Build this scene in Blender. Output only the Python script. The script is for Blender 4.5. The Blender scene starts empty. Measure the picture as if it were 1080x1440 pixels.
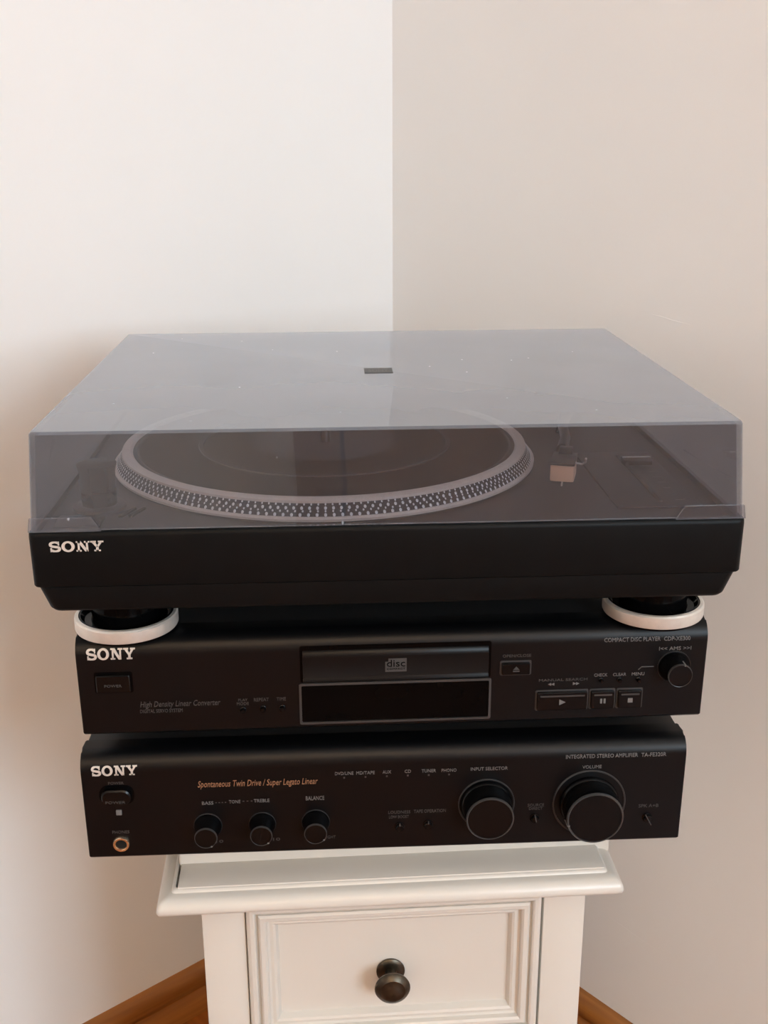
import bpy, bmesh, math, random
from mathutils import Vector, Matrix
random.seed(7)
PI = math.pi
ZO = 0.80                      # height of the turntable's plinth top above the floor
scene = bpy.context.scene
col = scene.collection

# ------------------------------------------------------------------ camera, world, exposure
F_PX = 1565.7
CR = Vector((0.9987, -0.0503, -0.0039)).normalized()
CU = Vector((0.0197, 0.3160, 0.9485))
CU = (CU - CR * CU.dot(CR)).normalized()
CF = CU.cross(CR)
CAM = Vector((-0.0355, -0.6261, 0.2184 + ZO))
cam_data = bpy.data.cameras.new('camera')
cam = bpy.data.objects.new('camera', cam_data)
col.objects.link(cam)
cam_data.sensor_fit = 'VERTICAL'
cam_data.sensor_height = 36.0
cam_data.lens = F_PX / 1440 * 36.0
cam_data.clip_start = 0.01
m3 = Matrix((CR, CU, -CF)).transposed()
cam.matrix_world = Matrix.Translation(CAM) @ m3.to_4x4()
scene.camera = cam

world = bpy.data.worlds.new('world')
scene.world = world
world.use_nodes = True
world.node_tree.nodes['Background'].inputs[0].default_value = (0.55, 0.62, 0.75, 1)
world.node_tree.nodes['Background'].inputs[1].default_value = 0.6
vs = scene.view_settings
vs.view_transform = 'Standard'
vs.look = 'None'
vs.exposure = 0.0
vs.gamma = 1.0
vs.use_curve_mapping = False
LAMP_POWER = 70.0
LAMP_COLOR = (1.0, 0.71, 0.43)
WINDOW_POWER = 84.0
WINDOW_COLOR = (0.80, 0.98, 1.12)

def ray(px, py):
    return CF + CR * ((px - 540) / F_PX) + CU * ((720 - py) / F_PX)

def on_plane(px, py, p0, n):
    d = ray(px, py)
    return CAM + d * ((p0 - CAM).dot(n) / d.dot(n))

# ------------------------------------------------------------------ room frame (walls meet in the corner)
CORNER = Vector((0.0411, 0.7039, 0))
ROOM_RZ = math.radians(-52.0)          # local x runs along the right wall, local -y along the left wall
RU, RV, RH = 3.6, 3.4, 2.5
def room_pt(u, v, z):
    return CORNER + Matrix.Rotation(ROOM_RZ, 3, 'Z') @ Vector((u, -v, 0)) + Vector((0, 0, z))

# ------------------------------------------------------------------ materials
MATS = {}
def nodes_of(name):
    m = bpy.data.materials.new(name)
    m.use_nodes = True
    nt = m.node_tree
    return m, nt, nt.nodes['Principled BSDF']

def mat(name, color, rough=0.5, metal=0.0, spec=0.5, vary=0.0, vscale=30.0, bump=0.0, bscale=200.0, coat=0.0):
    m, nt, b = nodes_of(name)
    b.inputs['Base Color'].default_value = (*color, 1)
    b.inputs['Roughness'].default_value = rough
    b.inputs['Metallic'].default_value = metal
    b.inputs['Specular IOR Level'].default_value = spec
    b.inputs['Coat Weight'].default_value = coat
    tc = nt.nodes.new('ShaderNodeTexCoord')
    if vary:
        n = nt.nodes.new('ShaderNodeTexNoise'); n.inputs['Scale'].default_value = vscale
        n.inputs['Detail'].default_value = 4
        nt.links.new(tc.outputs['Object'], n.inputs['Vector'])
        r = nt.nodes.new('ShaderNodeValToRGB')
        r.color_ramp.elements[0].position = 0.3; r.color_ramp.elements[1].position = 0.7
        r.color_ramp.elements[0].color = (*[c * (1 - vary) for c in color], 1)
        r.color_ramp.elements[1].color = (*[min(1, c * (1 + vary)) for c in color], 1)
        nt.links.new(n.outputs['Fac'], r.inputs['Fac'])
        nt.links.new(r.outputs['Color'], b.inputs['Base Color'])
    if bump:
        n2 = nt.nodes.new('ShaderNodeTexNoise'); n2.inputs['Scale'].default_value = bscale
        n2.inputs['Detail'].default_value = 5
        nt.links.new(tc.outputs['Object'], n2.inputs['Vector'])
        bp = nt.nodes.new('ShaderNodeBump'); bp.inputs['Strength'].default_value = bump
        bp.inputs['Distance'].default_value = 0.002
        nt.links.new(n2.outputs['Fac'], bp.inputs['Height'])
        nt.links.new(bp.outputs['Normal'], b.inputs['Normal'])
    MATS[name] = m
    return m

mat('wall_paint', (0.87, 0.868, 0.86), 0.85, spec=0.25, vary=0.012, vscale=3, bump=0.10, bscale=70)
mat('ochre_paint', (0.42, 0.25, 0.12), 0.85, spec=0.25, vary=0.012, vscale=3, bump=0.10, bscale=70)
mat('ceiling_paint', (0.85, 0.84, 0.82), 0.9, spec=0.2, vary=0.01, vscale=3)
mat('white_lacquer', (0.69, 0.665, 0.615), 0.32, spec=0.5, vary=0.012, vscale=12, bump=0.03, bscale=120)
mat('black_plastic', (0.0058, 0.0064, 0.0068), 0.42, spec=0.10, vary=0.1, vscale=60, bump=0.03, bscale=900)
mat('deck_black', (0.011, 0.013, 0.018), 0.45, spec=0.4, vary=0.1, vscale=60)
mat('panel_black', (0.0020, 0.0022, 0.0028), 0.36, spec=0.23, vary=0.1, vscale=40, bump=0.02, bscale=1500)
mat('chassis_black', (0.010, 0.010, 0.010), 0.5, spec=0.4, bump=0.05, bscale=1200)
mat('knob_black', (0.0022, 0.0022, 0.0026), 0.26, spec=0.24, vary=0.1)
mat('gloss_black', (0.002, 0.002, 0.0022), 0.10, spec=0.07, vary=0.1)
mat('rubber_black', (0.009, 0.009, 0.009), 0.8, spec=0.2, vary=0.1)
mat('mat_rubber', (0.010, 0.013, 0.020), 0.55, spec=0.3, vary=0.15, vscale=20)
mat('brushed_silver', (0.74, 0.71, 0.66), 0.42, 0.45, vary=0.05, vscale=150)
mat('platter_metal', (0.80, 0.70, 0.63), 0.45, 0.3, vary=0.05, vscale=150)
mat('dark_metal', (0.05, 0.05, 0.052), 0.3, 0.9, vary=0.05)
mat('arm_metal', (0.28, 0.28, 0.29), 0.3, 0.9, vary=0.05)
mat('strobe_dot', (0.85, 0.88, 0.90), 0.4, 0.2, vary=0.03)
mat('silver_print', (0.66, 0.62, 0.57), 0.4, 0.2, vary=0.04)
mat('grey_print', (0.15, 0.15, 0.15), 0.5, 0.0, vary=0.04)
mat('dim_print', (0.055, 0.055, 0.055), 0.5, 0.0, vary=0.04)
mat('orange_print', (0.30, 0.155, 0.085), 0.5, 0.0, vary=0.04)
mat('edge_grey', (0.045, 0.045, 0.046), 0.30, spec=0.5, vary=0.04)
mat('antique_bronze', (0.085, 0.070, 0.052), 0.36, 0.9, vary=0.35, vscale=80)
mat('headshell_beige', (0.90, 0.52, 0.34), 0.45, 0.1, vary=0.05)
mat('badge_grey', (0.055, 0.053, 0.05), 0.4, 0.3, vary=0.05)
mat('jack_gold', (0.80, 0.66, 0.50), 0.25, 1.0, vary=0.04)
mat('window_white', (0.8, 0.8, 0.78), 0.4, vary=0.01)

def wood(name, c1, c2, scale=(1.2, 22, 22), rough=0.38, rnd=0.25):
    m, nt, b = nodes_of(name)
    L = nt.links
    tc = nt.nodes.new('ShaderNodeTexCoord'); mp = nt.nodes.new('ShaderNodeMapping')
    mp.inputs['Scale'].default_value = scale
    oi = nt.nodes.new('ShaderNodeObjectInfo')
    ad = nt.nodes.new('ShaderNodeVectorMath'); ad.operation = 'ADD'
    sc = nt.nodes.new('ShaderNodeVectorMath'); sc.operation = 'SCALE'; sc.inputs['Scale'].default_value = 40
    cx = nt.nodes.new('ShaderNodeCombineXYZ')
    L.new(oi.outputs['Random'], cx.inputs[0]); L.new(oi.outputs['Random'], cx.inputs[1])
    L.new(cx.outputs[0], sc.inputs[0])
    L.new(tc.outputs['Object'], mp.inputs['Vector']); L.new(mp.outputs[0], ad.inputs[0]); L.new(sc.outputs[0], ad.inputs[1])
    n = nt.nodes.new('ShaderNodeTexNoise'); n.inputs['Scale'].default_value = 3; n.inputs['Detail'].default_value = 8
    n.inputs['Distortion'].default_value = 0.6
    L.new(ad.outputs[0], n.inputs['Vector'])
    r = nt.nodes.new('ShaderNodeValToRGB')
    r.color_ramp.elements[0].position = 0.32; r.color_ramp.elements[1].position = 0.68
    r.color_ramp.elements[0].color = (*c1, 1); r.color_ramp.elements[1].color = (*c2, 1)
    L.new(n.outputs['Fac'], r.inputs['Fac'])
    hs = nt.nodes.new('ShaderNodeHueSaturation')
    mr = nt.nodes.new('ShaderNodeMapRange')
    mr.inputs['To Min'].default_value = 1 - rnd; mr.inputs['To Max'].default_value = 1 + rnd
    L.new(oi.outputs['Random'], mr.inputs['Value']); L.new(mr.outputs[0], hs.inputs['Value'])
    L.new(r.outputs[0], hs.inputs['Color']); L.new(hs.outputs[0], b.inputs['Base Color'])
    b.inputs['Roughness'].default_value = rough
    MATS[name] = m
wood('floor_wood', (0.20, 0.056, 0.006), (0.36, 0.105, 0.014))
wood('baseboard_wood', (0.24, 0.082, 0.014), (0.44, 0.17, 0.035), rnd=0.0)

def acrylic(name, tint, haze, dust):
    """Smoke-tinted clear acrylic: tinted transmission, Fresnel mirror, a film of dust and painted haze with specks and scratches."""
    m = bpy.data.materials.new(name); m.use_nodes = True
    nt = m.node_tree; L = nt.links; nt.nodes.clear()
    out = nt.nodes.new('ShaderNodeOutputMaterial')
    tr = nt.nodes.new('ShaderNodeBsdfTransparent'); tr.inputs[0].default_value = (*tint, 1)
    gl = nt.nodes.new('ShaderNodeBsdfGlossy'); gl.inputs['Roughness'].default_value = 0.02
    df = nt.nodes.new('ShaderNodeBsdfDiffuse'); df.inputs[0].default_value = (0.56, 0.60, 0.67, 1)
    lw = nt.nodes.new('ShaderNodeLayerWeight'); lw.inputs['Blend'].default_value = 0.5
    pw = nt.nodes.new('ShaderNodeMath'); pw.operation = 'POWER'; pw.inputs[1].default_value = 3.4
    ml = nt.nodes.new('ShaderNodeMath'); ml.operation = 'MULTIPLY_ADD'; ml.inputs[1].default_value = 0.94; ml.inputs[2].default_value = 0.06
    L.new(lw.outputs['Facing'], pw.inputs[0]); L.new(pw.outputs[0], ml.inputs[0])
    mx = nt.nodes.new('ShaderNodeMixShader')
    L.new(ml.outputs[0], mx.inputs[0]); L.new(tr.outputs[0], mx.inputs[1]); L.new(gl.outputs[0], mx.inputs[2])
    # dust and painted haze: a thin even film, cloudy patches, and sparse specks
    tc = nt.nodes.new('ShaderNodeTexCoord')
    n = nt.nodes.new('ShaderNodeTexNoise'); n.inputs['Scale'].default_value = 9; n.inputs['Detail'].default_value = 7
    mp = nt.nodes.new('ShaderNodeMapping'); mp.inputs['Scale'].default_value = (1, 1, 3.5)
    L.new(tc.outputs['Object'], mp.inputs[0]); L.new(mp.outputs[0], n.inputs['Vector'])
    mr = nt.nodes.new('ShaderNodeMapRange')
    mr.inputs['From Min'].default_value = 0.35; mr.inputs['From Max'].default_value = 0.7
    mr.inputs['To Min'].default_value = haze * 0.96; mr.inputs['To Max'].default_value = haze * 1.04
    L.new(n.outputs['Fac'], mr.inputs['Value'])
    vo = nt.nodes.new('ShaderNodeTexVoronoi'); vo.inputs['Scale'].default_value = 75
    mp2 = nt.nodes.new('ShaderNodeMapping'); mp2.inputs['Scale'].default_value = (1, 1, 0.5)
    L.new(tc.outputs['Object'], mp2.inputs[0]); L.new(mp2.outputs[0], vo.inputs['Vector'])
    lt = nt.nodes.new('ShaderNodeMath'); lt.operation = 'LESS_THAN'; lt.inputs[1].default_value = 0.05
    L.new(vo.outputs['Distance'], lt.inputs[0])
    sp = nt.nodes.new('ShaderNodeSeparateColor'); L.new(vo.outputs['Color'], sp.inputs[0])
    g2 = nt.nodes.new('ShaderNodeMath'); g2.operation = 'GREATER_THAN'; g2.inputs[1].default_value = 0.72
    L.new(sp.outputs[0], g2.inputs[0])
    m2 = nt.nodes.new('ShaderNodeMath'); m2.operation = 'MULTIPLY'; L.new(lt.outputs[0], m2.inputs[0]); L.new(g2.outputs[0], m2.inputs[1])
    m3_ = nt.nodes.new('ShaderNodeMath'); m3_.operation = 'MULTIPLY_ADD'; m3_.inputs[1].default_value = dust
    L.new(m2.outputs[0], m3_.inputs[0]); L.new(mr.outputs[0], m3_.inputs[2])
    # level faces get a stronger film, painting haze on as settled dust
    ge = nt.nodes.new('ShaderNodeNewGeometry'); sx = nt.nodes.new('ShaderNodeSeparateXYZ'); L.new(ge.outputs['True Normal'], sx.inputs[0])
    az_ = nt.nodes.new('ShaderNodeMath'); az_.operation = 'ABSOLUTE'; L.new(sx.outputs[2], az_.inputs[0])
    sc_ = nt.nodes.new('ShaderNodeMath'); sc_.operation = 'MULTIPLY_ADD'; sc_.inputs[1].default_value = 2.0; sc_.inputs[2].default_value = 1.0; L.new(az_.outputs[0], sc_.inputs[0])
    m4_ = nt.nodes.new('ShaderNodeMath'); m4_.operation = 'MULTIPLY'; L.new(m3_.outputs[0], m4_.inputs[0]); L.new(sc_.outputs[0], m4_.inputs[1])
    # the film covers 1 - (1 - k)^(1 / cos)
    cs = nt.nodes.new('ShaderNodeMath'); cs.operation = 'SUBTRACT'; cs.inputs[0].default_value = 1.04; L.new(lw.outputs['Facing'], cs.inputs[1])
    iv = nt.nodes.new('ShaderNodeMath'); iv.operation = 'DIVIDE'; iv.inputs[0].default_value = 1.0; L.new(cs.outputs[0], iv.inputs[1])
    om = nt.nodes.new('ShaderNodeMath'); om.operation = 'SUBTRACT'; om.inputs[0].default_value = 1.0; L.new(m4_.outputs[0], om.inputs[1])
    p2 = nt.nodes.new('ShaderNodeMath'); p2.operation = 'POWER'; L.new(om.outputs[0], p2.inputs[0]); L.new(iv.outputs[0], p2.inputs[1])
    cv = nt.nodes.new('ShaderNodeMath'); cv.operation = 'SUBTRACT'; cv.inputs[0].default_value = 1.0; L.new(p2.outputs[0], cv.inputs[1])
    mx2 = nt.nodes.new('ShaderNodeMixShader')
    L.new(cv.outputs[0], mx2.inputs[0]); L.new(mx.outputs[0], mx2.inputs[1]); L.new(df.outputs[0], mx2.inputs[2])
    L.new(mx2.outputs[0], out.inputs[0])
    MATS[name] = m
acrylic('smoked_acrylic', (0.755, 0.765, 0.80), 0.031, 0.32)

def clear_glass():
    m = bpy.data.materials.new('window_glass'); m.use_nodes = True
    nt = m.node_tree; nt.nodes.clear()
    out = nt.nodes.new('ShaderNodeOutputMaterial')
    tr = nt.nodes.new('ShaderNodeBsdfTransparent'); gl = nt.nodes.new('ShaderNodeBsdfGlossy'); gl.inputs['Roughness'].default_value = 0.0
    mx = nt.nodes.new('ShaderNodeMixShader'); mx.inputs[0].default_value = 0.06
    nt.links.new(tr.outputs[0], mx.inputs[1]); nt.links.new(gl.outputs[0], mx.inputs[2]); nt.links.new(mx.outputs[0], out.inputs[0])
    MATS['window_glass'] = m
clear_glass()

# ------------------------------------------------------------------ mesh helpers
def link(name, bm, material, parent=None, smooth=False, angle=35):
    bmesh.ops.recalc_face_normals(bm, faces=bm.faces)
    me = bpy.data.meshes.new(name)
    if smooth:
        lim = math.radians(angle)
        for f in bm.faces: f.smooth = True
        for e in bm.edges:
            if len(e.link_faces) == 2 and e.calc_face_angle(0) > lim: e.smooth = False
    bm.to_mesh(me); bm.free()
    me.materials.append(MATS[material])
    o = bpy.data.objects.new(name, me)
    col.objects.link(o)
    if parent: o.parent = parent
    return o

def share(o, parent, loc=(0, 0, 0)):
    c = o.copy(); col.objects.link(c); c.parent = parent; c.location = loc
    return c

def tag(o, label, cat, group=None):
    o['label'] = label; o['category'] = cat
    if group: o['group'] = group
    return o

def thing(name, label, cat, loc=(0, 0, 0), rz=0.0):
    o = bpy.data.objects.new(name, None); col.objects.link(o)
    o.location = loc; o.rotation_euler = (0, 0, rz); o.empty_display_size = 0.05
    return tag(o, label, cat)

def struct(o, label=None, cat=None):
    o['kind'] = 'structure'
    if label: o['label'] = label
    if cat: o['category'] = cat
    return o

def add_box(bm, x0, x1, y0, y1, z0, z1, bev=0.0, seg=2):
    r = bmesh.ops.create_cube(bm, size=1.0)
    vsx = r['verts']
    for v in vsx:
        v.co = Vector((x0 + (v.co.x + .5) * (x1 - x0), y0 + (v.co.y + .5) * (y1 - y0), z0 + (v.co.z + .5) * (z1 - z0)))
    if bev:
        es = list({e for v in vsx for e in v.link_edges})
        bmesh.ops.bevel(bm, geom=es, offset=bev, segments=seg, profile=0.5, affect='EDGES')

def box(name, x0, x1, y0, y1, z0, z1, material, parent=None, bev=0.0, seg=2):
    bm = bmesh.new(); add_box(bm, x0, x1, y0, y1, z0, z1, bev, seg)
    return link(name, bm, material, parent, smooth=bev > 0)

def add_lathe(bm, prof, axis='z', n=48, c=(0, 0, 0), ring=False):
    """prof: list of (radius, distance along axis); axis 'z' is up, 'f' is towards the front (-y)."""
    c = Vector(c); loops = []
    for r, d in prof:
        if r < 1e-6:
            p = Vector((0, 0, d)) if axis == 'z' else Vector((0, -d, 0))
            loops.append([bm.verts.new(c + p)])
        else:
            L = []
            for i in range(n):
                a = 2 * PI * i / n
                p = Vector((r * math.cos(a), r * math.sin(a), d)) if axis == 'z' else Vector((r * math.cos(a), -d, r * math.sin(a)))
                L.append(bm.verts.new(c + p))
            loops.append(L)
    if ring: loops.append(loops[0])
    for A, B in zip(loops, loops[1:]):
        if len(A) == 1 and len(B) == 1: continue
        for i in range(n):
            j = (i + 1) % n
            if len(A) == 1: bm.faces.new((A[0], B[i], B[j]))
            elif len(B) == 1: bm.faces.new((A[i], A[j], B[0]))
            else: bm.faces.new((A[i], A[j], B[j], B[i]))
    if ring: return
    if len(loops[0]) > 1: bm.faces.new(loops[0][::-1])
    if len(loops[-1]) > 1: bm.faces.new(loops[-1])

def lathe(name, prof, material, parent=None, axis='z', n=48, c=(0, 0, 0), angle=35, ring=False):
    bm = bmesh.new(); add_lathe(bm, prof, axis, n, ring=ring)
    o = link(name, bm, material, parent, smooth=True, angle=angle)
    o.location = c
    return o

def rrect(x0, x1, y0, y1, r=0.0, n=4):
    if r <= 0: return [(x0, y0), (x1, y0), (x1, y1), (x0, y1)]
    P = []
    for cx, cy, a0 in ((x0 + r, y0 + r, PI), (x1 - r, y0 + r, 1.5 * PI), (x1 - r, y1 - r, 0), (x0 + r, y1 - r, .5 * PI)):
        for i in range(n + 1):
            a = a0 + .5 * PI * i / n
            P.append((cx + r * math.cos(a), cy + r * math.sin(a)))
    return P

def add_loops(bm, loops, cap0=True, cap1=True):
    V = [[bm.verts.new(p) for p in L] for L in loops]
    n = len(V[0])
    for A, B in zip(V, V[1:]):
        for i in range(n):
            j = (i + 1) % n
            bm.faces.new((A[i], A[j], B[j], B[i]))
    if cap0: bm.faces.new(V[0][::-1])
    if cap1: bm.faces.new(V[-1])

def add_prism(bm, poly, d0, d1):
    """poly in the (x, z) plane of a front, extruded in y from d0 to d1."""
    add_loops(bm, [[(x, d0, z) for x, z in poly], [(x, d1, z) for x, z in poly]])

def extrude_x(bm, prof, x0, x1, bev=0.0):
    A = [bm.verts.new((x0, y, z)) for y, z in prof]; B = [bm.verts.new((x1, y, z)) for y, z in prof]
    n = len(prof)
    for i in range(n):
        j = (i + 1) % n
        bm.faces.new((A[i], A[j], B[j], B[i]))
    fa = bm.faces.new(A[::-1]); fb = bm.faces.new(B)
    if bev:
        es = list(fa.edges) + list(fb.edges)
        bmesh.ops.bevel(bm, geom=es, offset=bev, segments=2, profile=0.5, affect='EDGES')

def add_tube(bm, pts, r, n=12):
    pts = [Vector(p) for p in pts]
    rs = r if isinstance(r, (list, tuple)) else [r] * len(pts)
    loops = []
    for i, p in enumerate(pts):
        t = (pts[min(i + 1, len(pts) - 1)] - pts[max(i - 1, 0)]).normalized()
        up = Vector((0, 0, 1)) if abs(t.z) < .9 else Vector((1, 0, 0))
        a = t.cross(up).normalized(); b = a.cross(t)
        loops.append([p + (a * math.cos(2 * PI * k / n) + b * math.sin(2 * PI * k / n)) * rs[i] for k in range(n)])
    add_loops(bm, loops)

# text: glyph outlines turned into thin solid lettering on a front that faces -y
def text_mesh(s, shear=0.0):
    cu = bpy.data.curves.new('t', 'FONT'); cu.body = s; cu.resolution_u = 2; cu.align_x = 'LEFT'; cu.shear = shear
    ob = bpy.data.objects.new('t', cu); col.objects.link(ob)
    dg = bpy.context.evaluated_depsgraph_get(); dg.update()
    me = bpy.data.meshes.new_from_object(ob.evaluated_get(dg))
    bpy.data.objects.remove(ob); bpy.data.curves.remove(cu)
    return me

def lettering(s, cx, cz, w, h, yf, material, parent, shear=0.0, name='lettering', rise=0.0, bold=False):
    """fit the text into a box w x h centred on (cx, cz); yf(z) gives the front's y there"""
    me = text_mesh(s, shear)
    xs = [v.co.x for v in me.vertices]; ys = [v.co.y for v in me.vertices]
    x0, x1, y0, y1 = min(xs), max(xs), min(ys), max(ys)
    bm = bmesh.new(); bm.from_mesh(me); bpy.data.meshes.remove(me)
    g = bmesh.ops.extrude_face_region(bm, geom=list(bm.faces))
    top = {v for v in g['geom'] if isinstance(v, bmesh.types.BMVert)}
    for v in bm.verts:
        fx = (v.co.x - x0) / (x1 - x0) - .5; fz = (v.co.y - y0) / max(1e-6, (y1 - y0)) - .5
        z = cz + fz * h + rise * fx
        x = cx + fx * w
        v.co = (x, yf(z) - (0.00025 if v in top else -0.0001), z)
    return link(name, bm, material, parent)

def clip(P, z, sgn):
    """part of a convex (x, z) polygon above (sgn 1) or below (sgn -1) height z"""
    out = []
    for i in range(len(P)):
        a, b = P[i], P[(i + 1) % len(P)]
        da, db = (a[1] - z) * sgn, (b[1] - z) * sgn
        if da >= 0: out.append((a[0], a[1]))
        if (da > 0 > db) or (da < 0 < db):
            t = da / (da - db); out.append((a[0] + (b[0] - a[0]) * t, z))
    return out

def sony_logo(cx, cz, w, h, yf, material, parent):
    """wide slab-serif four-letter logo"""
    bm = bmesh.new()
    def stroke(pts, th):
        L, Rr = [], []
        for i, p in enumerate(pts):
            a = Vector(pts[max(i - 1, 0)]); b = Vector(pts[min(i + 1, len(pts) - 1)])
            t = (b - a).normalized(); n = Vector((-t.y, t.x)); q = Vector(p)
            L.append(q + n * th[i] / 2); Rr.append(q - n * th[i] / 2)
        for i in range(len(pts) - 1):
            polys.append([L[i], Rr[i], Rr[i + 1], L[i + 1]])
    polys = []
    # S
    N = 26; cen = []; th = []
    for i in range(N + 1):
        a = math.radians(35 + 235 * i / N)          # upper bowl
        cen.append((.52 + .40 * math.cos(a), .715 + .215 * math.sin(a))); th.append(.15 + .10 * abs(math.cos(a)))
    for i in range(N + 1):
        a = math.radians(90 - 235 * i / N)
        cen.append((.54 + .40 * math.cos(a), .285 + .215 * math.sin(a))); th.append(.15 + .10 * abs(math.cos(a)))
    cen = cen[:N - 3] + cen[N + 5:]; th = th[:N - 3] + th[N + 5:]
    stroke(cen, th)
    polys += [[(.80, .62), (.93, .62), (.93, 1.0), (.86, 1.0)], [(.10, 0), (.18, 0), (.25, .38), (.10, .38)]]
    # O
    ox = 1.72
    for i in range(40):
        a, b = 2 * PI * i / 40, 2 * PI * (i + 1) / 40
        polys.append([(ox + .60 * math.cos(a), .5 + .52 * math.sin(a)), (ox + .60 * math.cos(b), .5 + .52 * math.sin(b)),
                      (ox + .31 * math.cos(b), .5 + .35 * math.sin(b)), (ox + .31 * math.cos(a), .5 + .35 * math.sin(a))])
    # N
    nx = 2.46
    for q in ([(0, .86), (.40, .86), (.40, 1), (0, 1)], [(0, 0), (.46, 0), (.46, .14), (0, .14)], [(.14, 0), (.32, 0), (.32, 1), (.14, 1)],
              [(.12, 1), (.44, 1), (1.08, 0), (.80, 0)], [(.90, 0), (1.08, 0), (1.08, 1), (.90, 1)], [(.74, .86), (1.22, .86), (1.22, 1), (.74, 1)]):
        polys.append([(nx + x, z) for x, z in q])
    # Y
    yx = 3.76
    for q in ([(0, .86), (.52, .86), (.52, 1), (0, 1)], [(.70, .86), (1.20, .86), (1.20, 1), (.70, 1)], [(.10, .9), (.40, .9), (.70, .44), (.50, .40)],
              [(.82, .9), (1.08, .9), (.72, .40), (.54, .44)], [(.49, 0), (.73, 0), (.73, .48), (.49, .48)], [(.32, 0), (.90, 0), (.90, .14), (.32, .14)]):
        polys.append([(yx + x, z) for x, z in q])
    W = 4.96
    for q in polys:
        P = [(cx + (x / W - .5) * w, cz + (z - .5) * h) for x, z in q]
        for k in range(6):                      # slices follow the curved front
            S = clip(clip(P, cz - h * .53 + h * 1.06 * k / 6, 1), cz - h * .53 + h * 1.06 * (k + 1) / 6, -1)
            if len(S) > 2: add_loops(bm, [[(x, yf(z) + .0002, z) for x, z in S], [(x, yf(z) - .0004, z) for x, z in S]])
    return link('maker_logo', bm, material, parent)

# ================================================================== THE ROOM
def room_box(name, u0, u1, v0, v1, z0, z1, material):
    o = box(name, u0, u1, -v1, -v0, z0, z1, material)
    o.location = CORNER; o.rotation_euler = (0, 0, ROOM_RZ)
    return o
T = 0.12
fl = struct(room_box('floor', -T, RU + T, -T, RV + T, -0.12, -0.009, 'chassis_black'), 'orange-brown wooden plank floor of the room', 'floor')
PLW, PLL = 0.19, 1.28
pm = {}
def plank_mesh(l, w):
    k = (round(l, 3), round(w, 3))
    if k not in pm:
        bm = bmesh.new(); add_box(bm, 0, l, 0, w, -0.0095, 0.0, 0.0012, 1)
        o = link('plank', bm, 'floor_wood'); pm[k] = o.data; bpy.data.objects.remove(o)
    return pm[k]
row = 0; v = 0.0
while v < RV - 1e-6:
    w = min(PLW, RV - v); u = 0.0; l = PLL * (1.0, .35, .7)[row % 3]
    while u < RU - 1e-6:
        l2 = min(l, RU - u)
        o = bpy.data.objects.new('plank', plank_mesh(l2 - .0008, w - .0008)); col.objects.link(o); o.parent = fl
        o.location = (u, -v - w, 0)
        u += l; l = PLL
    v += w; row += 1
wl = struct(room_box('wall_left', -T, 0, -T, RV + T, -0.12, RH, 'wall_paint'), 'brightly lit cream plaster wall', 'wall')
wr = struct(room_box('wall_right', 0, RU + T, -T, 0, -0.12, RH, 'wall_paint'), 'dimmer cream plaster wall beside the corner', 'wall')
# end wall with the window (opposite the left wall), and the wall behind the camera
WV0, WV1, WZ0, WZ1 = 0.30, 1.50, 0.95, 2.25
def far_bm(rects, u0, u1):
    bm = bmesh.new()
    for a in rects: add_box(bm, u0, u1, -a[1], -a[0], a[2], a[3])
    return bm
def in_room(o):
    o.location = CORNER; o.rotation_euler = (0, 0, ROOM_RZ); return o
o = in_room(link('wall_far', far_bm(((0, WV0, -0.12, RH), (WV1, RV, -0.12, RH), (WV0, WV1, -0.12, WZ0), (WV0, WV1, WZ1, RH)), RU, RU + T), 'ochre_paint'))
struct(o, 'plain ochre end wall with a window', 'wall')
struct(room_box('wall_near', 0, RU + T, RV, RV + T, -0.12, RH, 'wall_paint'), 'plain cream wall of the room', 'wall')
struct(room_box('ceiling', -T, RU + T, -T, RV + T, RH, RH + 0.1, 'ceiling_paint'), 'white painted ceiling', 'ceiling')
WVM = (WV0 + WV1) / 2
w1 = in_room(link('window_1', far_bm(((WV0, WV0 + .06, WZ0, WZ1), (WV1 - .06, WV1, WZ0, WZ1), (WV0 + .06, WV1 - .06, WZ0, WZ0 + .06), (WV0 + .06, WV1 - .06, WZ1 - .06, WZ1), (WVM - .03, WVM + .03, WZ0 + .06, WZ1 - .06)), RU + .03, RU + .08), 'window_white'))
struct(w1, 'white framed two-pane window in the end wall', 'window')
for va, vb in ((WV0 + .06, WVM - .03), (WVM + .03, WV1 - .06)):
    box('pane', RU + .052, RU + .058, -vb, -va, WZ0 + .06, WZ1 - .06, 'window_glass', w1)
ld = bpy.data.lights.new('window_daylight_offscreen', 'AREA'); ld.shape = 'RECTANGLE'; ld.size = WV1 - WV0; ld.size_y = WZ1 - WZ0
ld.energy = WINDOW_POWER; ld.color = WINDOW_COLOR
lo = bpy.data.objects.new('window_daylight_offscreen', ld); col.objects.link(lo)
lo.location = room_pt(RU + .10, WVM, (WZ0 + WZ1) / 2)
inward = (room_pt(0, 0, 0) - room_pt(1, 0, 0)).normalized()
lo.rotation_euler = inward.to_track_quat('-Z', 'Y').to_euler()

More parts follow.
